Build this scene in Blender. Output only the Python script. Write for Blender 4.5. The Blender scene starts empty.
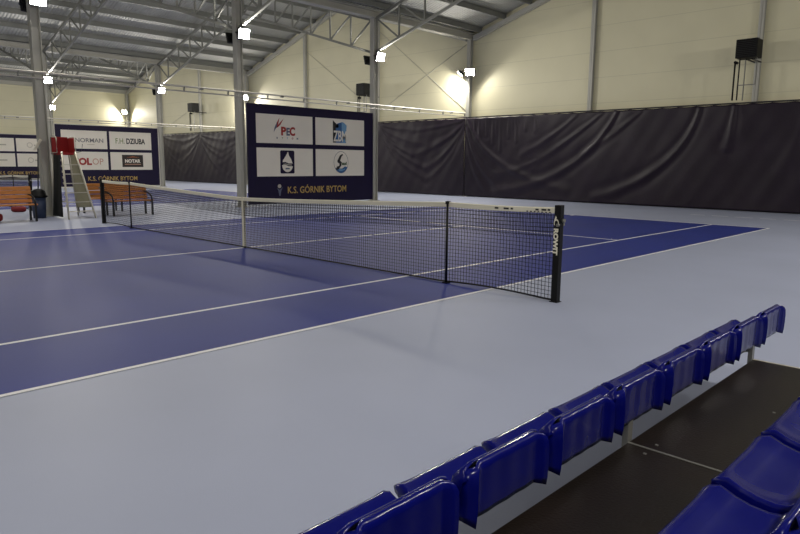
import bpy, bmesh, math, random
from mathutils import Vector, Matrix
random.seed(7)
C = bpy.context.scene.collection
PI = math.pi

# ---------------------------------------------------------------- materials
def lin(c):
    return tuple((x/255/12.92 if x/255 <= .04045 else ((x/255+.055)/1.055)**2.4) for x in c) + (1,)

def mat(name, rgb, rough=.6, metal=0., spec=.5, var=0., vscale=3., bump=0., bscale=40., linear=False, stretch=None):
    m = bpy.data.materials.new(name); m.use_nodes = True
    nt = m.node_tree; b = nt.nodes['Principled BSDF']
    col = tuple(rgb)+(1,) if linear else lin(rgb)
    b.inputs['Base Color'].default_value = col
    b.inputs['Roughness'].default_value = rough
    b.inputs['Metallic'].default_value = metal
    b.inputs['Specular IOR Level'].default_value = spec
    tc = nt.nodes.new('ShaderNodeTexCoord')
    src = tc.outputs['Object']
    if stretch:
        mp = nt.nodes.new('ShaderNodeMapping'); mp.inputs['Scale'].default_value = stretch
        nt.links.new(src, mp.inputs['Vector']); src = mp.outputs['Vector']
    if var:
        n = nt.nodes.new('ShaderNodeTexNoise'); n.inputs['Scale'].default_value = vscale
        n.inputs['Detail'].default_value = 6
        nt.links.new(src, n.inputs['Vector'])
        r = nt.nodes.new('ShaderNodeValToRGB')
        r.color_ramp.elements[0].position = .3; r.color_ramp.elements[1].position = .7
        r.color_ramp.elements[0].color = tuple(x*(1-var) for x in col[:3])+(1,)
        r.color_ramp.elements[1].color = tuple(min(1, x*(1+var)) for x in col[:3])+(1,)
        nt.links.new(n.outputs['Fac'], r.inputs['Fac'])
        nt.links.new(r.outputs['Color'], b.inputs['Base Color'])
    if bump:
        n2 = nt.nodes.new('ShaderNodeTexNoise'); n2.inputs['Scale'].default_value = bscale
        nt.links.new(src, n2.inputs['Vector'])
        bp = nt.nodes.new('ShaderNodeBump'); bp.inputs['Strength'].default_value = bump
        bp.inputs['Distance'].default_value = .02
        nt.links.new(n2.outputs['Fac'], bp.inputs['Height'])
        nt.links.new(bp.outputs['Normal'], b.inputs['Normal'])
    return m

def emis(name, rgb, strength):
    m = bpy.data.materials.new(name); m.use_nodes = True
    nt = m.node_tree; nt.nodes.remove(nt.nodes['Principled BSDF'])
    e = nt.nodes.new('ShaderNodeEmission'); e.inputs['Color'].default_value = tuple(rgb)+(1,)
    e.inputs['Strength'].default_value = strength
    nt.links.new(e.outputs[0], nt.nodes['Material Output'].inputs['Surface'])
    return m

def wave_bump(m, axis, scale, strength, dist=.03, profile='SIN'):
    nt = m.node_tree; b = nt.nodes['Principled BSDF']
    tc = nt.nodes.new('ShaderNodeTexCoord')
    w = nt.nodes.new('ShaderNodeTexWave'); w.bands_direction = axis; w.wave_profile = profile
    w.inputs['Scale'].default_value = scale
    nt.links.new(tc.outputs['Object'], w.inputs['Vector'])
    bp = nt.nodes.new('ShaderNodeBump'); bp.inputs['Strength'].default_value = strength
    bp.inputs['Distance'].default_value = dist
    nt.links.new(w.outputs['Fac'], bp.inputs['Height'])
    nt.links.new(bp.outputs['Normal'], b.inputs['Normal'])

def panel_wall(name, rgb):
    """beige sandwich panels: one metre courses with thin dark joints"""
    m = mat(name, rgb, .55)
    nt = m.node_tree; b = nt.nodes['Principled BSDF']; col = b.inputs['Base Color'].default_value[:]
    tc = nt.nodes.new('ShaderNodeTexCoord'); sp = nt.nodes.new('ShaderNodeSeparateXYZ')
    nt.links.new(tc.outputs['Object'], sp.inputs[0])
    fr = nt.nodes.new('ShaderNodeMath'); fr.operation = 'FRACT'
    nt.links.new(sp.outputs['Z'], fr.inputs[0])
    r = nt.nodes.new('ShaderNodeValToRGB')
    e = r.color_ramp.elements
    e[0].position = 0; e[0].color = tuple(x*.86 for x in col[:3])+(1,)
    e[1].position = .02; e[1].color = tuple(x*.88 for x in col[:3])+(1,)
    x = e.new(.03); x.color = col
    nt.links.new(fr.outputs[0], r.inputs['Fac'])
    n = nt.nodes.new('ShaderNodeTexNoise'); n.inputs['Scale'].default_value = .8
    nt.links.new(tc.outputs['Object'], n.inputs['Vector'])
    mx = nt.nodes.new('ShaderNodeMixRGB'); mx.blend_type = 'MULTIPLY'; mx.inputs['Fac'].default_value = .12
    nt.links.new(r.outputs['Color'], mx.inputs['Color1']); nt.links.new(n.outputs['Fac'], mx.inputs['Color2'])
    nt.links.new(mx.outputs['Color'], b.inputs['Base Color'])
    return m

M = {}
M['floor'] = mat('pale court surround', (158, 165, 188), .55, var=.05, vscale=.5, bump=.05, bscale=120, spec=.35)
M['blue'] = mat('blue hard court', (30, 45, 126), .6, var=.10, vscale=.7, bump=.08, bscale=150, spec=.22)
M['line'] = mat('white court paint', (225, 225, 228), .6)
M['wall'] = panel_wall('beige wall panel', (222, 217, 186))
M['dimwall'] = mat('side wall darkened against reflections', (110, 106, 104), .7)  # unseen right wall, tone lowered to keep its reflection off the seats
M['truss'] = mat('dull grey truss steel', (126, 127, 121), .55)
M['deck'] = mat('galvanised roof deck', (178, 179, 174), .5, metal=.0, var=.10, vscale=1.2)
wave_bump(M['deck'], 'Y', 2.0, .6, .04)
M['purlin'] = mat('grey purlin steel', (122, 124, 120), .5, var=.08, vscale=1)
M['steel'] = mat('painted grey steel', (180, 179, 170), .5, var=.04, vscale=2)
M['galv'] = mat('galvanised steel', (132, 132, 128), .42, metal=.6, var=.1, vscale=9)
M['tube'] = mat('pale painted tube', (200, 196, 186), .4)
M['black'] = mat('black paint', (9, 9, 11), .5, spec=.25)
M['blackmatte'] = mat('black plastic', (22, 22, 22), .6)
M['heat'] = mat('dark grey heater enamel', (15, 15, 15), .6, spec=.25)
M['iron'] = mat('black iron', (18, 20, 24), .4, metal=.2)
M['curtain'] = mat('dark aubergine curtain vinyl', (33, 24, 38), .45, var=.12, vscale=1.2, bump=.12, bscale=9, spec=.3)
M['hem'] = mat('curtain hem', (34, 30, 36), .7)
M['navy'] = mat('navy banner', (29, 22, 54), .5, var=.05, spec=.2)
M['white'] = mat('white banner vinyl', (232, 226, 214), .5, var=.015, vscale=2)
M['gold'] = mat('ochre print', (186, 156, 86), .5)
M['red'] = mat('red print', (160, 38, 34), .5)
M['redfade'] = mat('faded red print', (196, 150, 128), .5)
M['grey'] = mat('grey print', (120, 120, 122), .5)
M['palegrey'] = mat('pale grey print', (182, 176, 164), .5)
M['ink'] = mat('black print', (30, 28, 32), .5)
M['green'] = mat('olive green print', (126, 140, 84), .5)
M['dkgreen'] = mat('dark green print', (52, 84, 48), .5)
M['pblue'] = mat('blue print', (48, 96, 150), .5)
M['lblue'] = mat('light blue print', (112, 158, 196), .5)
M['slate'] = mat('slate print', (92, 98, 120), .5)
M['brownblk'] = mat('dark brown print', (40, 30, 26), .5)
M['orange'] = mat('orange print', (196, 110, 50), .5)
M['net'] = mat('black net twine', (18, 20, 26), .8)
M['tape'] = mat('cream net tape', (232, 228, 208), .7, var=.04, vscale=4)
M['seat'] = mat('glossy blue seat plastic', (8, 13, 98), .2, spec=.24, var=.05, vscale=6)
M['ply'] = mat('dark film faced plywood', (22, 15, 11), .45, spec=.35, var=.35, vscale=2.2, bump=.1, bscale=90)
M['wood'] = mat('varnished orange wood', (200, 128, 54), .45, var=.22, vscale=6, stretch=(6, .7, 6))
M['redcloth'] = mat('red canvas', (150, 18, 22), .75, var=.08, vscale=4)
M['sage'] = mat('sage grey canvas', (150, 146, 122), .8, var=.08, vscale=6, bump=.3, bscale=6)
M['dkcanvas'] = mat('black canvas', (26, 28, 26), .8, bump=.3, bscale=6)
M['alu'] = mat('pale aluminium', (205, 200, 184), .35, metal=.3)
M['binblue'] = mat('slate blue plastic', (52, 64, 92), .5)
M['dkred'] = mat('dark red nylon', (120, 20, 24), .6, var=.1)
LAMP = 590
M['lamp'] = emis('floodlight glass', (1., .95, .86), LAMP)

# ---------------------------------------------------------------- mesh helpers
class MB:
    def __init__(s): s.bm = bmesh.new()
    def poly(s, pts):
        vs = [s.bm.verts.new(p) for p in pts]
        return s.bm.faces.new(vs)
    def box(s, x0, x1, y0, y1, z0, z1, mx=None):
        P = [(x0,y0,z0),(x1,y0,z0),(x1,y1,z0),(x0,y1,z0),(x0,y0,z1),(x1,y0,z1),(x1,y1,z1),(x0,y1,z1)]
        if mx: P = [mx @ Vector(p) for p in P]
        v = [s.bm.verts.new(p) for p in P]
        for f in ((0,3,2,1),(4,5,6,7),(0,1,5,4),(1,2,6,5),(2,3,7,6),(3,0,4,7)):
            s.bm.faces.new([v[i] for i in f])
        return s
    def bar(s, a, b, w, h=None, up=(0,0,1)):
        """rectangular bar from a to b"""
        h = h or w
        a, b = Vector(a), Vector(b); d = b-a; L = d.length; d.normalize()
        u = Vector(up)
        if abs(d.dot(u)) > .97: u = Vector((1,0,0))
        sx = d.cross(u).normalized(); uz = sx.cross(d).normalized()
        mx = Matrix((( sx.x, d.x, uz.x, a.x),(sx.y, d.y, uz.y, a.y),(sx.z, d.z, uz.z, a.z),(0,0,0,1)))
        return s.box(-w/2, w/2, 0, L, -h/2, h/2, mx)
    def tube(s, pts, r, n=8, cap=True):
        pts = [Vector(p) for p in pts]; rings = []
        up = Vector((0,0,1))
        for i, p in enumerate(pts):
            if i == 0: d = pts[1]-p
            elif i == len(pts)-1: d = p-pts[i-1]
            else: d = (pts[i+1]-p).normalized()+(p-pts[i-1]).normalized()
            d.normalize()
            u = up if abs(d.dot(up)) < .97 else Vector((1,0,0))
            sx = d.cross(u).normalized(); uz = sx.cross(d)
            rr = r[i] if isinstance(r, (list, tuple)) else r
            rings.append([s.bm.verts.new(p+rr*(math.cos(2*PI*k/n)*sx+math.sin(2*PI*k/n)*uz)) for k in range(n)])
        for a, b in zip(rings, rings[1:]):
            for k in range(n):
                f = s.bm.faces.new((a[k], a[(k+1)%n], b[(k+1)%n], b[k])); f.smooth = True
        if cap:
            s.bm.faces.new(list(reversed(rings[0]))); s.bm.faces.new(rings[-1])
        return s
    def grid(s, rows, smooth=True):
        V = [[s.bm.verts.new(p) for p in r] for r in rows]
        for a, b in zip(V, V[1:]):
            for k in range(len(a)-1):
                f = s.bm.faces.new((a[k], a[k+1], b[k+1], b[k])); f.smooth = smooth
        return s
    def prism(s, pts, t, axis=2):
        """flat outline (x, y) extruded to z=t"""
        lo = [s.bm.verts.new((x, y, 0)) for x, y in pts]; hi = [s.bm.verts.new((x, y, t)) for x, y in pts]
        n = len(pts)
        s.bm.faces.new(hi); s.bm.faces.new(list(reversed(lo)))
        for k in range(n): s.bm.faces.new((lo[k], lo[(k+1)%n], hi[(k+1)%n], hi[k]))
        return s
    def bevel(s, w, seg=2):
        bmesh.ops.bevel(s.bm, geom=list(s.bm.edges), offset=w, segments=seg, affect='EDGES', profile=.7, clamp_overlap=True)
        return s
    def build(s, name, m, parent=None, normals=True):
        if normals: bmesh.ops.recalc_face_normals(s.bm, faces=list(s.bm.faces))
        me = bpy.data.meshes.new(name); s.bm.to_mesh(me); s.bm.free()
        me.materials.append(m)
        o = bpy.data.objects.new(name, me); C.objects.link(o)
        if parent: o.parent = parent
        return o

def tag(o, label=None, cat=None, group=None, kind=None):
    if label: o['label'] = label
    if cat: o['category'] = cat
    if group: o['group'] = group
    if kind: o['kind'] = kind
    return o
def empty(name, loc=(0,0,0), rz=0, label=None, cat=None, group=None):
    o = bpy.data.objects.new(name, None); C.objects.link(o)
    o.empty_display_size = .2
    o.location = loc; o.rotation_euler = (0, 0, rz)
    return tag(o, label, cat, group)
def kids(o): return [c for c in C.objects if c.parent == o]
def copy_tree(o, parent=None):
    c = o.copy(); C.objects.link(c); c.parent = parent
    for ch in kids(o): copy_tree(ch, c)
    return c

def text(s, size, m, parent, x, y, z=.004, name='lettering', bold=0., width=None, align='LEFT', shear=0., mx=None):
    cu = bpy.data.curves.new(name, 'FONT'); cu.body = s; cu.size = size; cu.offset = bold
    cu.extrude = .002; cu.shear = shear; cu.align_x = align; cu.resolution_u = 3
    t = bpy.data.objects.new('tmp', cu); C.objects.link(t)
    dg = bpy.context.evaluated_depsgraph_get(); dg.update()
    me = bpy.data.meshes.new_from_object(t.evaluated_get(dg))
    bpy.data.objects.remove(t)
    xs = [v.co.x for v in me.vertices]; w = max(xs)-min(xs); x0 = min(xs)
    k = (width/w) if width else 1
    for v in me.vertices:
        v.co.x = (v.co.x-x0)*k+x; v.co.y += y; v.co.z += z
        if mx: v.co = mx @ v.co
    me.materials.clear(); me.materials.append(m)
    me.name = name
    o = bpy.data.objects.new(name, me); C.objects.link(o); o.parent = parent
    return o

# ---------------------------------------------------------------- building dimensions (metres)
VAL = [-46.9, -28.15, -9.4]            # valley lines / column rows
FRAMES = [-12.7, -6.5, -.3, 5.9, 12.15]
YE, YF = 18.45, -18.8                   # end wall, wall behind the camera
XR = 12.6
def roofz(x):
    """underside of the deck"""
    r = [-37.5, -18.75, 0.]
    return 10.38-.3*min(abs(x-c) for c in r)

# floor, courts, lines
b = MB(); b.box(-47.2, XR+.3, YF-.3, YE+.3, -.2, 0); tag(b.build('floor', M['floor']), kind='structure')
def court(cx, n):
    b = MB(); b.box(cx-5.485, cx+5.485, -11.885, 11.885, -.05, .002)
    tag(b.build('court_surface', M['blue']), kind='structure')
    b = MB(); z0, z1 = -.04, .004; w = .05
    def ln(x0, x1, y0, y1): b.box(cx+x0, cx+x1, y0, y1, z0, z1)
    for s in (-1, 1):
        xs = sorted((s*5.485, s*(5.485-w))); ln(xs[0], xs[1], -11.885, 11.885)
        xs = sorted((s*4.115, s*(4.115-w))); ln(xs[0], xs[1], -11.83, 11.83)
        ys = sorted((s*11.885, s*(11.885-.06))); ln(-5.43, 5.43, ys[0], ys[1])
        ys = sorted((s*6.40, s*(6.40-w))); ln(-4.06, 4.06, ys[0], ys[1])
        ys = sorted((s*11.82, s*11.6)); ln(-.025, .025, ys[0], ys[1])
    ln(-.025, .025, -6.345, 6.345)
    tag(b.build('trim_%d' % n, M['line']), kind='structure')
court(0, 1); court(-18.2, 2); court(-37.2, 3)
# dashed marking on the floor by the end curtain
b = MB()
x = 2.3
for k, L in enumerate((.45, .5, .5, .42, .42, .8, .5, .6, .6)):
    b.box(x, x+L, 15.1, 15.16, -.03, .002); x += L+.2
tag(b.build('trim_4', M['line']), kind='structure')

# walls
def gable(name, y, m, flip=False):
    b = MB()
    xs = [-46.9, -37.5, -28.15-.025, -18.75, -9.4+.0, 0, XR]
    for d in (0, .25 if y > 0 else -.25):
        pts = [(-46.9, y+d, 0)]+[(XR, y+d, 0)]+[(x, y+d, roofz(x)) for x in reversed([-46.9, -37.5, -28.125, -18.75, -9.375, 0, XR])]
        b.poly(pts)
    return tag(b.build(name, m), kind='structure')
gable('wall_back', YE, M['wall']); gable('wall_front', YF, M['wall'])
b = MB(); b.box(-47.15, -46.9, YF, YE, 0, roofz(-46.9)); tag(b.build('wall_left', M['wall']), kind='structure')
b = MB(); b.box(XR, XR+.25, YF, YE, 0, roofz(XR)); tag(b.build('wall_right', M['dimwall']), kind='structure')
b = MB()
xs = [-47.1, -37.5, -28.125, -18.75, -9.375, 0, XR+.2]
for a, c in zip(xs, xs[1:]):
    b.poly([(a, YF, roofz(a)), (c, YF, roofz(c)), (c, YE+.2, roofz(c)), (a, YE+.2, roofz(a))])
o = b.build('ceiling', M['deck'], normals=False); tag(o, kind='structure')
sm = o.modifiers.new('thick', 'SOLIDIFY'); sm.thickness = .08; sm.offset = 1

# purlins (C sections along the hall)
slopes = [(-9.375, 0, 'above the near court', 8), (-18.75, -9.375, 'on the right slope above the middle court', 8), (-28.125, -18.75, 'on the left slope above the middle court', 8),
          (-37.5, -28.125, 'on the right slope above the far court', 8), (-46.9, -37.5, 'on the left slope above the far court', 8)]
first = None
for a, c, where, n in slopes:
    up = roofz(c) > roofz(a)
    lo = a if up else c; sgn = 1 if up else -1
    for k in range(7):
        x = lo+sgn*(.55+1.34*k)
        if first is None:
            b = MB()
            b.box(-.035, .035, YF+.1, YE-.02, -.03, -.01); b.box(-.035, -.025, YF+.1, YE-.02, -.25, -.03); b.box(-.035, .045, YF+.1, YE-.02, -.26, -.245)
            p = first = b.build('roof_purlin', M['purlin'])
        else:
            p = first.copy(); C.objects.link(p)
        p.location = (x, 0, roofz(x)-.012)
        tag(p, 'long grey steel roof purlin '+where, 'purlin', 'roof purlins '+where)

# valley beams
for xv, lab in ((-9.4, 'deep pale steel valley beam over the nearest row of columns'), (-28.15, 'steel valley beam over the farther row of columns'), (-46.72, 'steel eaves beam along the far side wall')):
    b = MB(); b.box(xv-.16, xv+.16, YF+.1, YE-.05, 7.2, 7.23); b.box(xv-.16, xv+.16, YF+.1, YE-.05, 7.45, 7.48); b.box(xv-.05, xv+.05, YF+.1, YE-.05, 7.23, 7.45)
    tag(b.build('valley_beam', M['steel']), lab, 'beam')

# rake beams on the end wall
for a, c, lab in ((-9.2, 0, 'end rafter climbing the back wall over the near court'), (-18.7, -9.6, 'end rafter on the back wall falling to the corner post'), (-28, -18.8, 'end rafter climbing the back wall over the middle court'), (-37.4, -28.3, 'end rafter on the back wall, right slope of the far hall'), (-46.6, -37.6, 'end rafter on the back wall, left slope of the far hall')):
    b = MB(); b.bar((a, YE-.14, roofz(a)-.37), (c, YE-.14, roofz(c)-.37), .18, .2)
    tag(b.build('end_rafter', M['steel']), lab, 'beam')

# columns: H sections
def hcol(x, y, h, lab, w=.235, cat='column', grp=None):
    r = empty('steel_column', (x, y, 0), 0, lab, cat, grp)
    b = MB(); t = .016
    b.box(-w/2, w/2, -w/2, -w/2+t, 0, h); b.box(-w/2, w/2, w/2-t, w/2, 0, h); b.box(-.009, .009, -w/2+t, w/2-t, 0, h)
    b.build('shaft', M['steel'], r)
    b = MB(); b.box(-w/2-.06, w/2+.06, -w/2-.06, w/2+.06, 0, .025); b.build('base_plate', M['steel'], r)
    return r
cl = {(-9.4, -.3): 'grey steel column beside the umpire chair', (-9.4, 5.9): 'grey steel column at the left edge of the large sponsor banner', (-9.4, 12.15): 'grey steel column at the right edge of the large sponsor banner',
      (-28.15, -.3): 'grey steel column of the farther row left of the view', (-28.15, 5.9): 'grey steel column of the farther row behind the umpire chair', (-28.15, 12.15): 'grey steel column at the right edge of the middle sponsor banner'}
for xv in (-9.4, -28.15):
    for y in FRAMES:
        if y < -7 and xv < -10: continue
        hcol(xv, y, 7.2, cl.get((xv, y), 'grey steel column nearer than the umpire chair, %s of two' % ('first' if y > -7 else 'second')))
hcol(-9.4, YE-.16, 7.2, 'slim corner post on the back wall between the near and middle halls', .2)
hcol(-28.15, YE-.16, 7.2, 'slim corner post on the back wall behind the left column of the banner', .2)
hcol(-46.75, YE-.16, 7.2, 'slim post in the far back corner', .2)
hcol(-46.75, 12.15, 7.2, 'slim post on the far side wall behind the umpire chair', .2)
for x, lab in ((-3.2, 'slim wall post on the back wall left of the heater'), (2.95, 'slim wall post right behind the right-hand black heater'), (-15.65, 'slim wall post behind the middle heater'), (-21.9, 'slim wall post above the large sponsor banner'), (-34.4, 'slim wall post behind the farthest heater'), (-40.6, 'slim wall post left of the farthest heater')):
    b = MB(); w = .16; h = roofz(x)-.48; y = YE-.1
    b.box(x-w/2, x+w/2, y-w/2, y-w/2+.012, 0, h); b.box(x-w/2, x+w/2, y+w/2-.012, y+w/2, 0, h); b.box(x-.006, x+.006, y-w/2, y+w/2, 0, h)
    tag(b.build('wall_post', M['steel']), lab, 'post')

# thin wind braces on the end wall
for (x0, z0), (x1, z1), lab in (((-21.8, 8.0), (-15.75, 4.2), 'thin diagonal brace above the large banner'), ((-15.55, 8.35), (-9.55, 3.95), 'thin brace falling to the corner post foot'), ((-15.55, 4.3), (-9.55, 7.15), 'thin brace rising to the corner post top'), ((-34.3, 5.9), (-40.5, 4.0), 'thin brace left of the farthest heater')):
    b = MB(); b.tube([(x0, YE-.012, z0), (x1, YE-.012, z1)], .011, 6)
    tag(b.build('wind_brace', M['steel']), lab, 'brace')

# roof trusses
def truss(x0, x1, y, lab, half=None):
    """pitched truss from column x0 to column x1"""
    xm = (x0+x1)/2; r = empty('roof_truss', (xm, y, 0), 0, lab, 'truss')
    top = lambda d: 7.22+.3*d-.0
    bot = lambda d: 5.92+.305*d
    span = (x1-x0)/2-.14
    for s in (-1, 1):
        if half and s != half: continue
        T = lambda d: (s*(span-d), 0, top(d)-.05); B = lambda d: (s*(span-d), 0, bot(d))
        b = MB(); b.bar(T(0), T(span), .12, .12); b.build('top_chord', M['truss'], r)
        b = MB(); b.bar(B(0), B(span), .09, .09); b.build('bottom_chord', M['truss'], r)
        b = MB(); k = .0; ds = [0.02]+[1.25+1.32*i for i in range(7)]
        for i, d in enumerate(ds[1:], 1):
            b.bar(T(d), B(d), .06, .06)
            b.bar(B(d), T(ds[i-1]), .055, .055)
        b.build('web', M['truss'], r)
    return r
truss(-9.4, 9.4, 12.15, 'truss rising right from the column right of the large banner', -1)
truss(-9.4, 9.4, 5.9, 'truss rising right from the column left of the large banner', -1)
for xs_, nm in (((-28.15, -9.4), 'middle'), ((-46.9, -28.15), 'far')):
    for y, w in ((12.15, 'farthest'), (5.9, 'second from the back'), (-.3, 'third from the back')):
        truss(xs_[0], xs_[1], y, 'grey lattice roof truss over the %s court, %s' % (nm, w))

# lattice rails along the column rows
def rail(x, z0, z1, y0, y1, lab, m):
    r = empty('lattice_rail', (x, 0, 0), 0, lab, 'rail')
    b = MB(); b.tube([(0, y0, z1), (0, y1, z1)], .03, 8); b.build('upper_tube', m, r)
    b = MB(); b.tube([(0, y0, z0), (0, y1, z0)], .022, 8); b.build('lower_tube', m, r)
    y = y0+.3
    while y < y1: MB().bar((0, y, z0), (0, y+.02, z1), .03, .05).build('spacer', M['purlin'], r); y += 1.55
    y = y0+.9
    while y < y1: MB().box(-.05, .05, y-.05, y+.05, z1-.06, z1-.005).build('clamp', M['galv'], r); y += 3.1
rail(-9.2, 3.70, 3.85, -12, YE-.62, 'pale lattice rail running past the nearest row of columns', M['tube'])
rail(-28.0, 3.62, 3.74, -12, YE-.62, 'pale rail above the middle sponsor banner', M['tube'])

# ---------------------------------------------------------------- floodlights
def make_flood():
    r = empty('floodlight', (0,0,0))
    b = MB(); b.box(-.07, .0, -.22, .22, -.175, .175).bevel(.012)
    for k in range(9): b.box(-.12, -.07, -.18+.045*k-.006, -.18+.045*k+.006, -.14, .14)
    b.build('housing', M['blackmatte'], r)
    b = MB(); b.poly([(.004,-.19,-.15),(.004,.19,-.15),(.004,.19,.15),(.004,-.19,.15)]); b.build('glass', M['lamp'], r)
    b = MB(); b.box(-.08, -.03, -.25, -.225, -.02, .03); b.box(-.08, -.03, .225, .25, -.02, .03); b.box(-.15, -.12, -.25, .25, -.02, .02); b.box(-.27, -.15, -.03, .03, -.02, .02)
    b.box(-.15, -.03, -.25, -.225, -.02, .02); b.box(-.15, -.03, .225, .25, -.02, .02)
    b.build('bracket', M['iron'], r)
    return r
FL = None
def flood(x, y, z, ang, tilt, lab):
    global FL
    if FL is None: FL = make_flood(); o = FL
    else: o = copy_tree(FL)
    o.location = (x, y, z); o.rotation_euler = (0, math.radians(tilt), math.radians(ang))
    tag(o, lab, 'floodlight', 'floodlights on the steel columns')
    return o
names = {-.3: 'on the column beside the umpire chair', 5.9: 'on the column left of the large banner', 12.15: 'on the column right of the large banner', -6.5: 'on the column nearer than the umpire chair', -12.7: 'on the column nearest the entrance end'}
for y in FRAMES:
    flood(-9.07, y+.05, 5.7, 0, 15, 'glaring floodlight %s, facing the near court' % names[y])
    flood(-9.78, y+.02, 5.62, 180, 15, 'floodlight %s, facing away to the middle court' % names[y])
flood(-9.12, YE-.5, 5.72, -62, 28, 'glaring floodlight on the corner post of the back wall')
flood(-9.73, YE-.46, 5.68, 222, 48, 'dark backed floodlight turned sideways on the corner post')
n2 = {-.3: 'left of view', 5.9: 'behind the umpire chair', 12.15: 'beside the middle banner'}
for y in (-.3, 5.9, 12.15):
    flood(-27.82, y+.05, 5.7, 0, 15, 'floodlight on the farther row column %s, facing the middle court' % n2[y])
    flood(-28.5, y+.02, 5.62, 180, 15, 'floodlight on the farther row column %s, facing the far court' % n2[y])
flood(-27.87, YE-.5, 5.72, -50, 26, 'floodlight on the back wall post just left of the large banner')
flood(-28.47, YE-.46, 5.68, 222, 30, 'floodlight on the same back wall post turned to the far court')
flood(-46.38, 12.15, 5.65, 0, 15, 'floodlight on the far side wall above the banner')
flood(-46.63, 5.9, 5.65, 0, 15, 'added floodlight on the far side wall, out of view to the left')  # out-of-view lamp added to light the far court
flood(-46.55, YE-.5, 5.65, -50, 26, 'floodlight in the far back corner')
rw = {-.3: 'level with the umpire chair', 5.9: 'level with the banner left edge', 12.15: 'level with the banner right edge', -6.5: 'behind the spectator seats', -12.7: 'at the entrance end'}
for y in FRAMES:
    flood(XR-.275, y, 5.9, 180, 42, 'floodlight on the right side wall %s' % rw[y])

# ---------------------------------------------------------------- curtains
import numpy as np
def curtain(x0, x1, y, top, lab, folds, seed):
    rnd = np.random.RandomState(seed)
    r = empty('curtain', ((x0+x1)/2, y, 0), 0, lab, 'curtain')
    ox = (x0+x1)/2; nx = int((x1-x0)/.055); nz = 66
    X, Z = np.meshgrid(np.linspace(x0, x1, nx+1), np.linspace(top, .03, nz+1))
    D = .012*np.sin(.9*X+1.7*Z)+.016*np.sin(1.7*X-1.1*Z+1)+.006*np.sin(5.1*X+2.6*Z)+.004*np.sin(8.3*X-5.2*Z)
    for pts, w, amp in folds:
        P = np.array(pts, float)
        T = np.linspace(0, 1, 28)[:, None]
        if len(P) == 2: Q = P[0]*(1-T)+P[1]*T
        elif len(P) == 3: Q = P[0]*(1-T)**2+2*P[1]*T*(1-T)+P[2]*T**2
        else: Q = P[0]*(1-T)**3+3*P[1]*T*(1-T)**2+3*P[2]*T**2*(1-T)+P[3]*T**3
        best = np.full(X.shape, 1e9); tt = np.zeros(X.shape)
        for a, c, t in zip(Q[:-1], Q[1:], T[:-1, 0]):
            d = c-a; L = d@d
            u = np.clip(((X-a[0])*d[0]+(Z-a[1])*d[1])/L, 0, 1)
            ds = np.hypot(X-a[0]-u*d[0], Z-a[1]-u*d[1])
            m = ds < best; best[m] = ds[m]; tt[m] = (t+u/27)[m]
        ww = w*(.5+.9*tt)
        amp *= .72
        D += amp*np.exp(-(best/ww)**2)*(.35+.65*np.sin(np.pi*np.clip(tt*.9+.1, 0, 1)))-.35*amp*np.exp(-((best-2*ww)/(1.2*ww))**2)
    b = MB()
    rows = [[(X[j, i]-ox, -D[j, i], Z[j, i]-.02*abs(math.sin(PI*(X[j, i]-x0)/.62))*math.exp(-(top-Z[j, i])*3)) for i in range(nx+1)] for j in range(nz+1)]
    b.grid(rows); cl = b.build('cloth', M['curtain'], r, normals=False)
    sm = cl.modifiers.new('thick', 'SOLIDIFY'); sm.thickness = .006
    b = MB(); b.bar((x0-ox, .05, top+.03), (x1-ox, .05, top+.03), .05, .05); b.build('hanging_rail', M['hem'], r)
    return r
def swags(a, c, top, n, rnd, w=.10, amp=.045):
    """U shaped folds between two hanging points"""
    out = []
    for k in range(n):
        f = (k+.6)/n; m = a+(c-a)*(.5+rnd.uniform(-.12, .12)); low = top-(top-.1)*f*rnd.uniform(.85, 1.05)
        out.append(([(a+.03, top-.08*k), (a+(m-a)*.35, low+(top-low)*.25), (m, low)], w*rnd.uniform(.6, 1.2), amp*rnd.uniform(.5, 1.1)))
        out.append(([(c-.03, top-.08*k), (c-(c-m)*.35, low+(top-low)*.25), (m, low-.05)], w*rnd.uniform(.6, 1.2), amp*rnd.uniform(.5, 1.1)))
    return out
rnd_ = random.Random(4)
F1 = [([(-1.9, 3.62), (-2.7, 1.9), (-4.6, .7), (-7.6, .28)], .13, .085), ([(1.25, 3.6), (1.0, 2.2), (-.3, .9), (-2.6, .25)], .12, .085),
      ([(-2.5, 3.6), (-3.8, 2.6), (-5.4, 1.7)], .09, .05), ([(-.9, 3.62), (-1.7, 2.9), (-3.2, 2.0)], .09, .04), ([(-3.6, 3.6), (-4.6, 2.7), (-6.2, 2.0)], .09, .035),
      ([(-9.3, 3.6), (-8.5, 1.9), (-6.6, 1.0), (-4.0, .5)], .12, .05), ([(-9.3, 3.2), (-8.9, 1.5), (-7.4, .5)], .10, .045), ([(-9.3, 2.6), (-8.9, 1.0), (-8.0, .2)], .1, .03),
      ([(2.42, 3.62), (2.4, 2.9), (2.25, 2.2)], .09, .06), ([(-5.5, 1.7), (-6.5, 1.2), (-7.8, 1.1)], .12, .03), ([(4.6, 3.4), (4.4, 2.0), (3.4, .6)], .15, .02)]
F1 += [([(x_, 3.64), (x_+.03, 3.64-l_)], .045, .03) for x_, l_ in ((-8.9, .7), (-8.6, 1.0), (-8.2, .8), (-7.85, 1.2), (-7.45, 1.5), (-7.0, .9), (-6.6, 1.1), (-6.1, .6), (-5.6, .7))]
curtain(-9.42, XR-.1, YE-.34, 3.66, 'dark aubergine curtain with sweeping folds along the back wall of the near court', F1, 3)
F2 = swags(-15.3, -9.45, 3.6, 5, rnd_, .1, .03)+swags(-21.5, -15.4, 3.6, 4, rnd_, .1, .03)+swags(-27.9, -21.6, 3.6, 4, rnd_, .1, .03)
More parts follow.
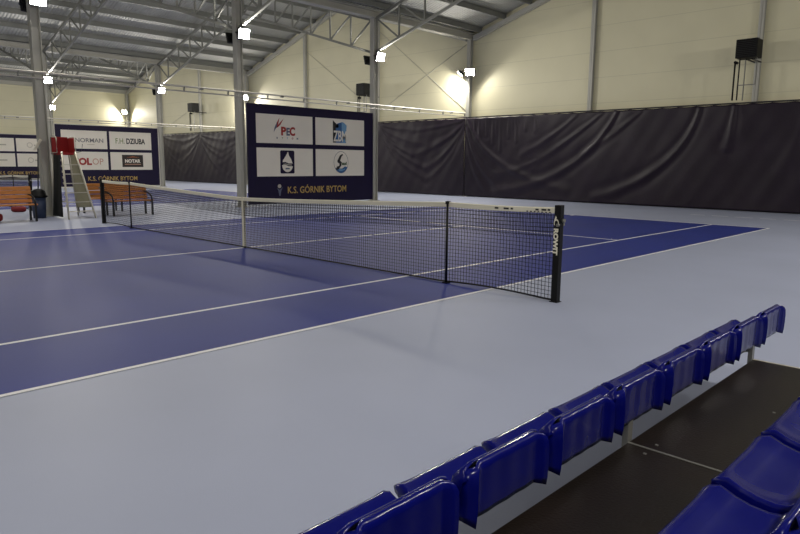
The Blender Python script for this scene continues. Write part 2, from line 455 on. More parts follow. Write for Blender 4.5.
curtain(-28.0, -9.43, YE-.36, 3.66, 'dark aubergine curtain on the back wall behind the large banner', F2, 5)
F3 = swags(-34.2, -28.4, 3.5, 5, rnd_, .14, .022)+swags(-40.2, -34.3, 3.5, 4, rnd_, .14, .022)+swags(-46.5, -40.3, 3.5, 4, rnd_, .14, .02)
curtain(-46.6, -28.3, YE-.33, 3.6, 'greyish aubergine curtain on the back wall of the far court', F3, 8)

# ---------------------------------------------------------------- heaters on the end wall
def heater(x, y, z, lab):
    r = empty('air_heater', (x, y, z), 0, lab, 'heater', 'black air heaters on the back wall')
    b = MB(); b.box(-.33, .33, -.28, .28, 0, .6).bevel(.04, 3); b.build('casing', M['heat'], r)
    b = MB()
    for k in range(9):
        mx = Matrix.Translation((0, -.285, .07+.056*k)) @ Matrix.Rotation(math.radians(35), 4, 'X')
        b.box(-.27, .27, -.02, .02, -.004, .004, mx)
    b.build('louvre_grille', M['blackmatte'], r)
    b = MB(); b.box(-.3, .3, -.283, -.279, .04, .56); b.build('grille_frame', M['black'], r)
    b = MB(); b.bar((.12, .0, -.02), (.12, .95, -.02), .04); b.bar((-.05, .0, -.02), (-.05, .95, -.02), .04); b.bar((-.3, .1, .0), (.3, .1, .0), .03); b.build('wall_bracket', M['iron'], r)
    zb = -z+3.72
    b = MB(); b.tube([(-.36, -.1, -.1), (-.36, -.1, zb)], .028, 8); b.tube([(-.22, -.1, .0), (-.22, -.1, zb)], .022, 8); b.tube([(-.36, -.1, -.1), (-.36, .1, -.1)], .05, 8); b.build('pipe', M['heat'], r)
    b = MB(); b.bar((-.22, -.1, -.85), (.3, -.1, -.85), .03); b.bar((.3, -.1, 0), (.3, -.1, -.85), .02); b.bar((-.1, .1, 0), (-.1, .1, zb), .03); b.build('support_frame', M['galv'], r)
    return r
heater(2.9, 17.45, 5.05, 'black louvred heater on pipes above the right end of the curtain')
heater(-15.75, 17.45, 5.05, 'black heater half hidden behind the column right of the large banner')
heater(-33.8, 17.45, 5.05, 'small black heater on a pipe above the farthest curtain')

# ---------------------------------------------------------------- sponsor banners
BM = Matrix(((0,0,1,0),(1,0,0,0),(0,1,0,0),(0,0,0,1)))      # local x along the hall, local y up, facing the near court
def banner(x, y, z, lab, fr='tube'):
    r = empty('sponsor_banner', (0,0,0), 0, lab, 'banner')
    r.matrix_world = Matrix.Translation((x, y, z)) @ BM
    b = MB(); b.box(0, 5.76, -.2, 3.16, -.03, 0); b.build('backing', M['navy'], r)
    b = MB(); b.box(-.06, 0, -.25, 3.2, -.05, .01); b.box(5.76, 5.82, -.25, 3.2, -.05, .01); b.box(0, 5.76, 3.16, 3.2, -.05, .01); b.box(0, 5.76, -.25, -.2, -.05, .01)
    b.build('frame', M[fr], r)
    P = []
    for (x0, y0) in ((.29, 1.88), (2.88, 1.88), (.29, .72), (2.88, .72)):
        b = MB(); b.box(x0, x0+2.45, y0, y0+1.0, 0, .006); P.append((b.build('sponsor_panel', M['white'], r), x0, y0))
    b = MB(); b.box(-.02, .05, -.9, -.05, -.04, -.01)
    b.bm.free()
    text('K.S. GÓRNIK BYTOM', .34, M['gold'], r, 1.58, .11, .004, 'club_lettering', bold=.004, width=2.8)
    # pale ball-and-flame emblem left of the club name
    b = MB()
    b.prism([(1.22+.075*math.cos(a*PI/8), .37+.07*math.sin(a*PI/8)) for a in range(16)], .006); e = b.build('club_emblem', M['palegrey'], r)
    b = MB(); b.prism([(1.12, .30), (1.17, .2), (1.21, .02), (1.25, .02), (1.29, .2), (1.36, .34), (1.30, .28), (1.22, .24)], .005); b.build('emblem_stem', M['slate'], e)
    return r, P
def shape(pts, m, parent, name='logo', z=.006, t=.003):
    b = MB(); b.prism(pts, t); o = b.build(name, m, parent); o.location = (0, 0, z); return o
def circ(cx, cy, rx, ry, n=32, a0=0, a1=2*PI):
    return [(cx+rx*math.cos(a0+(a1-a0)*k/n), cy+ry*math.sin(a0+(a1-a0)*k/n)) for k in range(n if a1-a0 > 6.2 else n+1)]
def ring(cx, cy, rx, ry, w, m, parent, name='logo', z=.006):
    b = MB(); n = 40
    for k in range(n):
        a, c = 2*PI*k/n, 2*PI*(k+1)/n
        b.poly([(cx+(rx-w)*math.cos(a), cy+(ry-w)*math.sin(a), z+.003), (cx+rx*math.cos(a), cy+ry*math.sin(a), z+.003), (cx+rx*math.cos(c), cy+ry*math.sin(c), z+.003), (cx+(rx-w)*math.cos(c), cy+(ry-w)*math.sin(c), z+.003)])
    return b.build(name, m, parent)

# large banner on the nearest column row
r, P = banner(-9.28, 6.16, .32, 'large navy sponsor banner with four white panels between two near columns', 'navy')
tag(P[0][0], 'white panel with red flame and PEC'); tag(P[1][0], 'white panel with blue square logo'); tag(P[2][0], 'white panel with navy droplet badge'); tag(P[3][0], 'white panel with round skier-like badge')
o, x, y = P[0]
shape([(x+.74, y+.42), (x+.80, y+.62), (x+.98, y+.90), (x+.92, y+.66)], M['red'], o, 'flame_stroke')
shape([(x+.80, y+.52), (x+.95, y+.68), (x+1.16, y+.88), (x+1.02, y+.66), (x+.90, y+.56)], M['red'], o, 'flame_stroke')
shape([(x+.72, y+.38), (x+.76, y+.54), (x+.88, y+.76), (x+.86, y+.58)], M['slate'], o, 'flame_stroke', z=.008)
text('P', .40, M['red'], o, x+1.04, y+.30, .008, bold=.018, width=.22); text('E', .36, M['slate'], o, x+1.27, y+.30, .008, bold=.015, width=.15); text('C', .40, M['red'], o, x+1.41, y+.30, .008, bold=.018, width=.24)
for k, (ch, mm) in enumerate(zip('BYTOM', ('slate', 'green', 'lblue', 'red', 'slate'))): text(ch, .09, M[mm], o, x+.84+.22*k, y+.16, .008, bold=.003)
o, x, y = P[1]
shape([(x+.84, y+.10), (x+.84, y+.94), (x+1.02, y+.80), (x+1.12, y+.80), (x+1.12, y+.66), (x+.98, y+.66), (x+.98, y+.10)], M['ink'], o, 'logo_block')
shape([(x+.98, y+.10), (x+.98, y+.70), (x+1.06, y+.82), (x+1.28, y+.88), (x+1.28, y+.10)], M['pblue'], o, 'logo_block')
shape([(x+1.28, y+.10), (x+1.28, y+.90), (x+1.40, y+.86), (x+1.54, y+.76), (x+1.52, y+.64), (x+1.50, y+.10)], M['lblue'], o, 'logo_block')
text('ZBM', .56, M['white'], o, x+.86, y+.16, .011, bold=.012, width=.66)
o, x, y = P[2]
def rrect(x0, x1, y0, y1, r):
    p = []
    for cx, cy, a in ((x1-r, y1-r, 0), (x0+r, y1-r, PI/2), (x0+r, y0+r, PI), (x1-r, y0+r, 1.5*PI)):
        p += [(cx+r*math.cos(a+k*PI/8), cy+r*math.sin(a+k*PI/8)) for k in range(5)]
    return p
bd = shape(rrect(x+.98, x+1.60, y+.10, y+.92, .05), M['navy'], o, 'droplet_badge')
dp = [(x+1.29+.235*math.cos(a), y+.40+.25*math.sin(a)) for a in [PI*.93+k*(PI*1.14)/20 for k in range(21)]]+[(x+1.46, y+.60), (x+1.36, y+.74), (x+1.32, y+.88), (x+1.20, y+.70), (x+1.10, y+.58)]
shape(dp, M['white'], o, 'droplet', z=.0095)
shape([(x+1.05, y+.50), (x+1.2, y+.51), (x+1.34, y+.46), (x+1.53, y+.46), (x+1.53, y+.36), (x+1.34, y+.36), (x+1.2, y+.41), (x+1.05, y+.40)], M['navy'], o, 'droplet_band', z=.013)
shape([(x+1.10, y+.44), (x+1.2, y+.455), (x+1.36, y+.425), (x+1.48, y+.42), (x+1.48, y+.39), (x+1.36, y+.392), (x+1.2, y+.425), (x+1.10, y+.41)], M['palegrey'], o, 'band_print', z=.017)
shape([(x+1.2, y+.25), (x+1.38, y+.25), (x+1.38, y+.30), (x+1.2, y+.30)], M['slate'], o, 'droplet_print', z=.013)
o, x, y = P[3]
ring(x+1.24, y+.52, .37, .42, .018, M['grey'], o, 'badge_ring')
shape([(x+.90, y+.34), (x+1.0, y+.20), (x+1.12, y+.13), (x+1.24, y+.10), (x+1.38, y+.13), (x+1.5, y+.22), (x+1.57, y+.34), (x+1.44, y+.36), (x+1.3, y+.28), (x+1.16, y+.28), (x+1.04, y+.24)], M['pblue'], o, 'badge_wave')
shape([(x+1.1, y+.24), (x+1.22, y+.26), (x+1.34, y+.24), (x+1.44, y+.28), (x+1.44, y+.24), (x+1.3, y+.19), (x+1.16, y+.19)], M['lblue'], o, 'badge_wave', z=.01)
shape([(x+.96, y+.26), (x+1.04, y+.36), (x+1.14, y+.38), (x+1.16, y+.46), (x+1.05, y+.52), (x+1.05, y+.58), (x+1.18, y+.78), (x+1.30, y+.84), (x+1.34, y+.80), (x+1.26, y+.74), (x+1.19, y+.58), (x+1.27, y+.52), (x+1.24, y+.38), (x+1.12, y+.26), (x+1.02, y+.22)], M['ink'], o, 'badge_figure', z=.012)
text('sud', .17, M['dkgreen'], o, x+1.28, y+.42, .012, bold=.008, width=.24)

# middle banner
r, P = banner(-28.03, 6.16, .30, 'navy sponsor banner with four white panels behind the umpire chair')
o, x, y = P[0]
text('NORMAN', .32, M['grey'], o, x+.72, y+.36, .008, bold=.004, width=1.52)
shape([(x+.42, y+.46), (x+.52, y+.56), (x+.64, y+.52), (x+.60, y+.40), (x+.50, y+.38)], M['slate'], o, 'logo_mark')
shape([(x+1.35, y+.22), (x+1.75, y+.22), (x+1.75, y+.25), (x+1.35, y+.25)], M['palegrey'], o, 'logo_underline')
o, x, y = P[1]
text('F.H.', .42, M['green'], o, x+.34, y+.34, .008, bold=.004, width=.52); text('DZIUBA', .42, M['ink'], o, x+.96, y+.34, .008, bold=.014, width=1.12)
o, x, y = P[2]
text('COL', .50, M['red'], o, x+.46, y+.29, .008, bold=.026, width=1.08)
text('OP', .50, M['redfade'], o, x+1.58, y+.29, .008, bold=.0, width=.60)
o, x, y = P[3]
bd = shape([(x+.66, y+.16), (x+1.90, y+.16), (x+1.90, y+.86), (x+.66, y+.86)], M['brownblk'], o, 'dark_plate')
text('NOTAR', .26, M['white'], o, x+.82, y+.42, .012, bold=.012, width=.92)
shape([(x+.9, y+.70), (x+1.3, y+.77), (x+1.7, y+.71), (x+1.3, y+.73)], M['orange'], o, 'arc', z=.011)
shape([(x+.8, y+.30), (x+1.76, y+.30), (x+1.76, y+.34), (x+.8, y+.34)], M['redfade'], o, 'underline', z=.011)

# far banner on the side wall
r, P = banner(-46.6, 6.55, .30, 'faded sponsor banner on the far side wall at the left edge')
for k, (o, x, y) in enumerate(P):
    ring(x+.95, y+.5, .2, .2, .04, M['palegrey'], o); shape([(x+1.25, y+.44), (x+1.9, y+.44), (x+1.9, y+.54), (x+1.25, y+.54)], M['palegrey'], o, 'logo_bar')

# ---------------------------------------------------------------- tennis nets
def net(cx, lab, near, post=6.42, stick=4.81, fine=True):
    r = empty('tennis_net', (cx, 0, 0), 0, lab, 'net')
    ps, pl, ss, sl = (post, 6.32, stick, 4.7)
    def h(x):
        if x >= 0: s = ss; e = ps
        else: s = sl; e = pl; x = -x
        if x < s: return .914+(1.06-.914)*(x/s)**1.25
        t = (x-s)/(e-s); return 1.06-.012*math.sin(PI*t)+.015*t
    def low(x):
        a = abs(x); return .02+(.025*math.sin(PI*min(1, max(0, (a-4.7)/1.6))) if a > 4.7 else 0)
    b = MB(); step = .046 if fine else .09; w = .0042 if fine else .008
    x = -pl+.04
    while x < ps-.04:
        b.box(x-w/2, x+w/2, -w/2, w/2, low(x), h(x)-.03); x += step
    N = 56; k = 0
    z = .06
    nh = 21 if fine else 11
    for j in range(nh):
        f = j/nh
        for i in range(N):
            xa = -pl+.05+(ps+pl-.1)*i/N; xb = -pl+.05+(ps+pl-.1)*(i+1)/N
            za = low(xa)+f*(h(xa)-.04-low(xa)); zb = low(xb)+f*(h(xb)-.04-low(xb))
            b.bar((xa, 0, za), (xb, 0, zb), w, w)
    if fine:                                     # double meshing in the upper part
        x = -pl+.04+step/2
        while x < ps-.04:
            b.box(x-w/2, x+w/2, .008-w/2, .008+w/2, h(x)-.34, h(x)-.03); x += step
        for j in range(7):
            for i in range(N):
                xa = -pl+.05+(ps+pl-.1)*i/N; xb = -pl+.05+(ps+pl-.1)*(i+1)/N
                b.bar((xa, .008, h(xa)-.34+.046*j+.02), (xb, .008, h(xb)-.34+.046*j+.02), w, w)
    tag(b.build('mesh', M['net'], r), 'black square mesh')
    b = MB(); N = 120
    A, B_ = [], []
    for i in range(N):
        xa = -pl+.05+(ps+pl-.1)*i/N; xb = -pl+.05+(ps+pl-.1)*(i+1)/N
        P8 = []
        for xx in (xa, xb):
            P8.append([(xx, -.012, h(xx)-.062), (xx, -.014, h(xx)-.008), (xx, 0, h(xx)), (xx, .014, h(xx)-.008), (xx, .012, h(xx)-.062)])
        for q in range(4): b.poly([P8[0][q], P8[1][q], P8[1][q+1], P8[0][q+1]])
    bmesh.ops.remove_doubles(b.bm, verts=list(b.bm.verts), dist=1e-5)
    t = tag(b.build('top_tape', M['tape'], r), 'cream tape along the top')
    if near:
        b = MB()
        for xx, ww in ((5.55, .05), (5.68, .07), (5.78, .03), (6.12, .04), (6.2, .06), (6.28, .03)):
            b.box(xx, xx+ww, -.019, -.012, h(xx)-.040, h(xx)-.020)
        for k in range(7): b.box(6.0+.05*k, 6.02+.05*k, -.019, -.012, h(6.1)-.060, h(6.1)-.048)
        b.build('tape_print', M['ink'], t)
    b = MB(); b.box(-.026, .026, -.018, -.012, .02, .905); b.box(-.026, .026, .012, .018, .02, .905); b.box(-.026, .026, -.018, .018, .9, .918)
    tag(b.build('centre_strap', M['tape'], r), 'white strap at the middle')
    b = MB(); b.box(-.04, .04, -.02, .02, .002, .03); b.build('floor_anchor', M['black'], r)
    b = MB()
    for i in range(N):
        xa = -pl+.05+(ps+pl-.1)*i/N; xb = -pl+.05+(ps+pl-.1)*(i+1)/N
        b.bar((xa, 0, low(xa)), (xb, 0, low(xb)), .012, .02)
    b.build('bottom_cord', M['net'], r)
    for s, xx in ((1, ss), (-1, -sl)):
        q = tag(MB().tube([(xx, -.02, .0), (xx, -.02, 1.055)], .017, 10).build('singles_stick', M['black'], r), 'black singles stick')
        b = MB(); b.box(xx-.04, xx+.04, -.055, .02, .002, .016); b.build('stick_foot', M['black'], q); b = MB(); b.box(xx-.02, xx+.02, -.04, .02, 1.035, 1.07); b.build('stick_cap', M['black'], q)
    for s, xx in ((1, ps), (-1, -pl)):
        b = MB(); b.box(xx-.039, xx+.039, -.039, .039, .0, 1.10).bevel(.008, 2)
        p = tag(b.build('net_post', M['black'], r), 'black net post')
        b = MB(); b.tube([(xx+.02*s, -.07, .88), (xx+.02*s, .07, .88)], .018, 8); b.tube([(xx+s*.045, 0, .93), (xx+s*.075, 0, .93)], .022, 8); b.build('winch', M['galv'], p)
        b = MB(); b.box(xx-.05, xx+.05, -.05, .05, .001, .008); b.build('floor_sleeve', M['black'], p)
        if near and s == 1:
            # vertical white lettering, reading downwards, on the face towards the seats
            mx = Matrix(((0, 1, 0, xx-.034), (0, 0, -1, -.0395), (-1, 0, 0, .84), (0, 0, 0, 1)))
            text('ROWIT', .075, M['tape'], p, .0, .0, .0, 'post_lettering', bold=.004, width=.30, mx=mx)
            b = MB(); n = 20
            for k in range(n):
                a, c = -2.2+4.6*k/n, -2.2+4.6*(k+1)/n
                f = lambda a, rr: (xx-.008+rr*.7*math.sin(a), -.0415, .90+rr*math.cos(a))
                b.poly([f(a, .030), f(a, .045), f(c, .045), f(c, .030)])
            b.poly([(xx-.036, -.0415, .93), (xx-.018, -.0415, .985), (xx-.004, -.0415, .955)])
            b.build('post_emblem', M['tape'], p)
    return r
net(0, 'black tennis net with cream top tape across the near court', True)
net(-18.2, 'tennis net across the middle court, behind the left bench', False, fine=False)
net(-37.2, 'tennis net across the far court', False, fine=False)

# ---------------------------------------------------------------- benches
def make_bench():
    r = empty('park_bench', (0,0,0))                        # sits facing +x, slats along y
    W = .62
    # seat slats and back slats
    for k, (x, z, t) in enumerate(((.20, .425, 0), (.085, .42, 0), (-.03, .415, 0), (-.14, .41, 0))):
        b = MB(); b.box(x-.05, x+.05, -W, W, z-.018, z+.018).bevel(.006, 1); b.build('seat_slat', M['wood'], r)
    for k, (x, z) in enumerate(((-.205, .50), (-.232, .61), (-.26, .72), (-.287, .82))):
        mx = Matrix.Translation((x, 0, z)) @ Matrix.Rotation(-.25, 4, 'Y')
        b = MB(); b.box(-.017, .017, -W, W, -.047, .047, mx).bevel(.006, 1); b.build('back_slat', M['wood'], r)
    for s in (-1, 1):
        y = s*(W-.06)
        b = MB()
        b.bar((-.20, y, 0), (-.20, y, .40), .045, .045); b.bar((-.20, y, .38), (-.325, y, .87), .045, .035)      # rear leg and back upright
        b.build('leg', M['iron'], r)
        b = MB(); b.bar((.24, y, 0), (.24, y, .45), .045, .045); b.build('leg', M['iron'], r)
        b = MB(); pts = [(-.265, y, .64)]+[(-.25+.49*math.sin(a), y, .47+.19*math.cos(a)) for a in [PI/2*k/8 for k in range(9)]]+[(.24, y, .40)]
        b.tube(pts, .022, 8); b.build('armrest', M['iron'], r)
        b = MB(); b.bar((-.2, y, .385), (.24, y, .395), .04, .035); b.build('seat_rail', M['iron'], r)
    return r
BENCH = make_bench()
BENCH.location = (-8.42, 1.56, 0)
tag(BENCH, 'orange wooden bench with black iron legs behind the far net post', 'bench', 'wooden benches')
o = copy_tree(BENCH); o.location = (-8.2, -1.60, 0); tag(o, 'orange wooden bench at the left edge, left of the near column', 'bench', 'wooden benches')
o = copy_tree(BENCH); o.location = (-10.1, 1.40, 0); o.rotation_euler = (0, 0, PI); tag(o, 'wooden bench with its back turned, standing behind the other bench', 'bench', 'wooden benches')

# ---------------------------------------------------------------- umpire chair
r = empty('umpire_chair', (-8.45, .08, 0), 0, 'tall umpire chair with red canvas seat and pale ladder', 'chair')
SY = -.14
b = MB(); b.box(-.36, .06, SY-.19, SY+.19, 1.68, 1.74).bevel(.01, 1); b.build('seat', M['redcloth'], r)
b = MB(); b.box(-.42, -.37, SY-.2, SY+.2, 1.72, 2.16).bevel(.012, 2); b.build('backrest', M['redcloth'], r)
RT = {-1: (-.27, -.33), 1: (.07, .36)}
for s in (-1, 1):
    b = MB(); y = SY+s*.21; b.box(-.38, .04, y-.012, y+.012, 1.72, 2.13).bevel(.008, 1); b.build('side_panel', M['redcloth'], r)
    b = MB(); y = SY+s*.235; b.tube([(-.36, y, 1.70), (-.36, y, 2.12), (-.32, y, 2.15), (.02, y, 2.15), (.06, y, 2.11), (.06, y, 1.74), (-.36, y, 1.74)], .016, 8); b.build('arm_tube', M['alu'], r)
    yt, yb = RT[s]
    b = MB(); b.tube([(.08, yt, 1.76), (.47, yb, 0)], .026, 8); b.build('ladder_rail', M['alu'], r)
    b = MB(); b.tube([(-.36, SY+s*.2, 1.72), (-.72, s*.33, 0)], .024, 8); b.build('leg', M['alu'], r)
    b = MB(); b.tube([(.36, yb*.9, .45), (-.62, s*.31, .45)], .012, 8); b.build('brace', M['alu'], r)
for k in range(6):
    t = (.20+.245*k)/1.76; x = .47+(.08-.47)*t; y0 = -.33+(-.27+.33)*t; y1 = .36+(.07-.36)*t
    b = MB(); b.bar((x, y0, 1.76*t), (x, y1, 1.76*t), .05, .022); b.build('rung', M['alu'], r)
def sheet(pts, m, name):
    b = MB(); n = 10; rows = []
    (a, c, d, e) = [Vector(p) for p in pts]
    for i in range(n+1):
        u = i/n; L = a.lerp(d, u); R_ = c.lerp(e, u)
        rows.append([tuple(L.lerp(R_, v/8)+Vector((0, .012*math.sin(v*1.3+3*u), 0))) for v in range(9)])
    b.grid(rows); o = b.build(name, m, r); s_ = o.modifiers.new('thick', 'SOLIDIFY'); s_.thickness = .006; return o
tag(sheet([(.04, -.05, 1.72), (.05, .10, 1.72), (.36, -.09, .30), (.37, .29, .30)], M['sage'], 'side_canvas'), 'sage grey canvas hanging behind the rungs')
tag(sheet([(-.36, -.34, 1.72), (.05, -.30, 1.72), (-.66, -.36, .04), (.10, -.36, .04)], M['dkcanvas'], 'side_canvas'), 'black canvas on the left side')
b = MB()
for k in range(9):
    t = (.35+.15*k)/1.76; x = .47+(.08-.47)*t; y0 = -.33+(-.27+.33)*t
    b.box(x-.06, x-.01, y0-.03, y0+.02, 1.76*t-.035, 1.76*t+.02)
b.build('step_clip', M['alu'], r)
b = MB(); b.tube([(.02, .10, 1.74), (.04, .26, 1.78), (.06, .28, 1.98)], .008, 6); b.build('microphone_stalk', M['iron'], r)

# waste bin, broom, bags
r = empty('waste_bin', (-8.95, -.66, 0), 0, 'slate blue waste bin with black rim beside the near column', 'bin')
def lathe(prof, n=24):
    b = MB(); rows = []
    for k in range(n+1):
        a = 2*PI*k/n; rows.append([(rr*math.cos(a), rr*math.sin(a), z) for rr, z in prof])
    b.grid(rows); bmesh.ops.remove_doubles(b.bm, verts=list(b.bm.verts), dist=1e-5); return b
lathe([(0, 0), (.15, 0), (.19, .56), (.17, .56), (.14, .03), (0, .03)]).build('body', M['binblue'], r)
lathe([(.18, .54), (.23, .56), (.23, .60), (.2, .62), (.17, .72), (.1, .77), (0, .78)]).build('lid', M['black'], r)
r = empty('court_broom', (-9.2, -.50, 0), 0, 'dark leaning pole with a white blade left of the near column', 'broom')
b = MB(); b.tube([(-.02, -.12, .0), (.0, .0, 1.85)], .017, 8); b.build('handle', M['iron'], r)
mx = Matrix.Translation((.0, .0, 1.95)) @ Matrix.Rotation(math.radians(-32), 4, 'X')
b = MB(); b.box(-.02, .02, -.035, .035, -.17, .17, mx).bevel(.01, 2); tag(b.build('blade', M['tape'], r), 'white blade')
def bag(x, y, s, lab, rz):
    r = empty('sports_bag', (x, y, 0), rz, lab, 'bag')
    b = MB(); rows = []
    for i in range(13):
        t = i/12; yy = -.32+.64*t; e = 1-abs(2*t-1)**5*.35
        rows.append([(yy*s, s*.15*e*math.cos(a)*1.0, s*(.145+.145*e*math.sin(a))) for a in [2*PI*k/16 for k in range(17)]])
    b.grid(rows); b.poly(rows[0][:-1]); b.poly(rows[-1][:-1]); b.build('body', M['dkred'], r)
    b = MB(); b.tube([(-.12*s, 0, .28*s), (-.1*s, 0, .36*s), (.1*s, 0, .36*s), (.12*s, 0, .28*s)], .012, 6); b.build('handle', M['black'], r)
bag(-8.3, -1.98, .8, 'dark red sports bag under the left bench', PI/2)
bag(-11.5, -.45, .6, 'red sports bag on the floor behind the left bench', 1.2)

# ---------------------------------------------------------------- spectator seats
def make_seat():
    r = empty('stadium_seat', (0,0,0))
    # profile in (forward, up): lip, pan, back, rolled top
    prof = [(.045, -.035), (.062, -.018), (.072, .002), (.070, .022), (.056, .034), (.035, .032), (-.005, .014), (-.05, .002), (-.1, -.002), (-.14, .006), (-.168, .032), (-.184, .07), (-.196, .12), (-.206, .165), (-.213, .19), (-.222, .203), (-.234, .207)]
    rear = [(-.234, .207), (-.244, .205), (-.252, .197), (-.258, .18), (-.26, .15), (-.26, .09), (-.258, .04), (-.254, .02)]
    W = .222
    def cross(p, nrm, wid, flange, rimh, corner):
        out = []
        ck = corner
        S = [-1, -1, -1, -.985, -.94, -.86, -.7, -.45, -.2, 0, .2, .45, .7, .86, .94, .985, 1, 1, 1]
        D = [flange, flange*.6, flange*.2, -.002, -.0, 0, 0, 0, 0, 0]
        D = D+list(reversed(D[:-1]))
        for s, d in zip(S, D):
            a = abs(s); rim = rimh*max(0, (a-.6)/.3 if a < .9 else 1)**1.5 if a > .6 else 0
            cup = .012*(1-s*s)
            out.append((p[0]+nrm[0]*(rim-d-cup*0)+0, s*wid, p[1]+nrm[1]*(rim-d)-ck*(.022*max(0, (a-.76)/.24)**2.2)))
        return out
    b = MB(); rows = []
    n = len(prof)
    for i, p in enumerate(prof):
        q0, q1 = prof[max(0, i-1)], prof[min(n-1, i+1)]
        t = Vector((q1[0]-q0[0], q1[1]-q0[1])); t.normalize(); nrm = (t.y, -t.x)
        # sitting side normal points up / forward
        if nrm[0]*.5+nrm[1] < 0 and i > 5: nrm = (-nrm[0], -nrm[1])
        if i <= 5 and nrm[0]+nrm[1] < 0: nrm = (-nrm[0], -nrm[1])
        k = i/(n-1)
        w = W
        if k < .35: w = W*(.84+.16*math.sin(min(1, k/.35)*PI/2))
        if k > .72: w = W*(1-.10*((k-.72)/.28)**2.2)
        rim = .014 if 4 < i < 14 else .004
        rows.append(cross(p, nrm, w, (.04 if 3 < i < 15 else .016), rim, max(0, (k-.72)/.28)))
    b.grid(rows)
    # rear skirt with shallow ribs
    rows = []; m_ = len(rear)
    for i, p in enumerate(rear):
        k = i/(m_-1); w = W*(.90+.09*min(1, k*2.2)); row = []
        for j in range(25):
            s = -1+2*j/24; a = abs(s)
            rib = .0012*math.cos(s*4*PI)*min(1, k*3)
            edge = max(0, min(1, (a-.80)/.07))*(1 if a < .93 else 1-((a-.93)/.07)**2*1.6)
            rib += .016*edge-.010*(1-edge)*min(1, max(0, (k-.3)*4))
            rnd = -.05*max(0, (a-.93)/.07)**1.5*min(1, k*2.5)
            z = p[1]-((.022*max(0, (a-.76)/.24)**2.2) if k < .5 else (.022*max(0, (a-.76)/.24)**2.2)*(1-k)*2)
            if i == m_-1: z += -.012*edge
            row.append((p[0]-rib-rnd, s*w, z))
        rows.append(row)
    b.grid(rows)
    o = b.build('shell', M['seat'], r)
    sm = o.modifiers.new('thick', 'SOLIDIFY'); sm.thickness = .005; sm.offset = 0
    for s in (-1, 1):
        b = MB(); b.box(-.15, .01, s*.15-.012, s*.17+.012, -.066, -.004).bevel(.004, 1)
        b.build('mounting_foot', M['seat'], r)
    return r
SEAT = make_seat()
y0, pitch = -1.757, .4967
ordn = ['first', 'second', 'third', 'fourth', 'fifth', 'sixth', 'seventh', 'eighth', 'ninth', 'tenth']
for k in range(9):
    o = SEAT if k == 0 else copy_tree(SEAT)
    o.location = (8.81, y0-pitch*k, .42); o.rotation_euler = (0, 0, PI)
    if k == 0: lab = 'blue plastic seat at the far end of the front row'
    elif k == 8: lab = 'blue plastic seat nearest the camera in the front row'
    else: lab = 'blue plastic seat in the front row, %s from its far end' % ordn[k]
    tag(o, lab, 'seat', 'blue seats of the front row')
r2 = ['blue seat of the second row cut by the right picture edge', 'blue seat of the second row, second from the right picture edge', 'blue seat of the second row just behind the lowest one', 'lowest blue seat of the second row at the bottom right corner']
for k in range(4):
    o = copy_tree(SEAT); o.location = (9.675, y0-pitch*(3+k), .58); o.rotation_euler = (0, 0, PI)
    tag(o, r2[k], 'seat', 'blue seats of the second row')

# grandstand: plywood decks, steel posts
PE = -2.09
r = empty('grandstand', (9.05, -4, 0), 0, 'low spectator stand with dark plywood deck and steel posts', 'grandstand')
def G(b, name, m):
    o = b.build(name, m, r); o.matrix_parent_inverse = Matrix.Translation((-9.05, 4, 0)); return o
ys = [PE, -3.83, -5.57, -7.4]
for a, c in zip(ys, ys[1:]):
    b = MB(); b.box(9.06, 10.02, c+.006, a-.006, .325, .355); G(b, 'deck_panel', M['ply'])
    b = MB(); b.box(10.03, 10.95, c+.006, a-.006, .50, .53); G(b, 'deck_panel', M['ply'])
for y in ys[1:]:
    b = MB(); b.box(9.06, 10.02, y-.006, y+.006, .325, .358); G(b, 'joint_strip', M['galv'])
b = MB(); b.box(9.06, 10.02, PE-.005, PE+.012, .29, .357); G(b, 'edge_strip', M['alu'])
for x, y in ((9.16, -3.77), (9.16, -3.89), (9.41, -2.99)):
    b = MB(); b.box(x-.006, x+.006, y-.006, y+.006, .354, .359); G(b, 'screw_head', M['galv'])
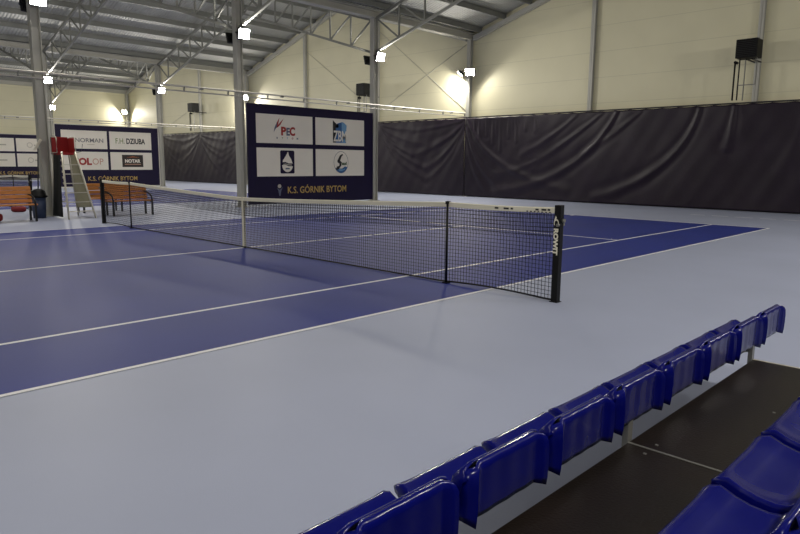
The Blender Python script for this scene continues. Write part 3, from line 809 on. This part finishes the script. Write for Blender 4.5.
for y in (-2.09, -3.81, -5.55, -7.3):
    b = MB(); b.box(9.032, 9.057, y-.022, y+.022, 0, .45); G(b, 'post', M['galv'])
    b = MB(); b.bar((9.04, y, .42), (8.83, y, .345), .03, .03); G(b, 'bracket', M['galv'])
    b = MB(); b.box(9.71, 9.74, y-.02, y+.02, .355, .475); b.box(9.85, 9.88, y-.02, y+.02, .355, .475); G(b, 'seat_beam_leg', M['black'])
    b = MB(); b.bar((10.02, y, 0), (10.02, y, .5), .05, .05); b.bar((10.9, y, 0), (10.9, y, .5), .05, .05); G(b, 'post', M['galv'])
b = MB(); b.box(8.80, 8.86, -7.4, -1.6, .31, .352); G(b, 'seat_beam', M['black'])
b = MB(); b.box(9.70, 9.75, -7.4, PE, .47, .512); b.box(9.84, 9.89, -7.4, PE, .47, .512); G(b, 'seat_beam', M['black'])
b = MB(); b.box(9.06, 9.09, -7.4, PE, .24, .325); G(b, 'front_bearer', M['black'])

# ---------------------------------------------------------------- camera, world, view
cx, cy, cz, yaw, pit, rol, f = 10.2031, -6.441, 1.5449, -.7706, -.1584, .0092, 649.8558
fw = Vector((math.sin(yaw)*math.cos(pit), math.cos(yaw)*math.cos(pit), math.sin(pit)))
rt = Vector((math.cos(yaw), -math.sin(yaw), 0)); up = rt.cross(fw)
r2_ = rt*math.cos(rol)+up*math.sin(rol); u2 = -rt*math.sin(rol)+up*math.cos(rol)
cam = bpy.data.cameras.new('camera'); co = bpy.data.objects.new('camera', cam); C.objects.link(co)
co.matrix_world = Matrix(((r2_.x, u2.x, -fw.x, cx), (r2_.y, u2.y, -fw.y, cy), (r2_.z, u2.z, -fw.z, cz), (0, 0, 0, 1)))
cam.sensor_width = 36; cam.lens = f/800*36; cam.clip_start = .05; cam.clip_end = 200
bpy.context.scene.camera = co
w = bpy.data.worlds.new('night'); bpy.context.scene.world = w; w.use_nodes = True
w.node_tree.nodes['Background'].inputs[0].default_value = (.01, .012, .02, 1)
w.node_tree.nodes['Background'].inputs[1].default_value = .2
vs = bpy.context.scene.view_settings
vs.view_transform = 'Standard'; vs.look = 'None'; vs.gamma = 1; vs.use_curve_mapping = False
vs.exposure = -.05
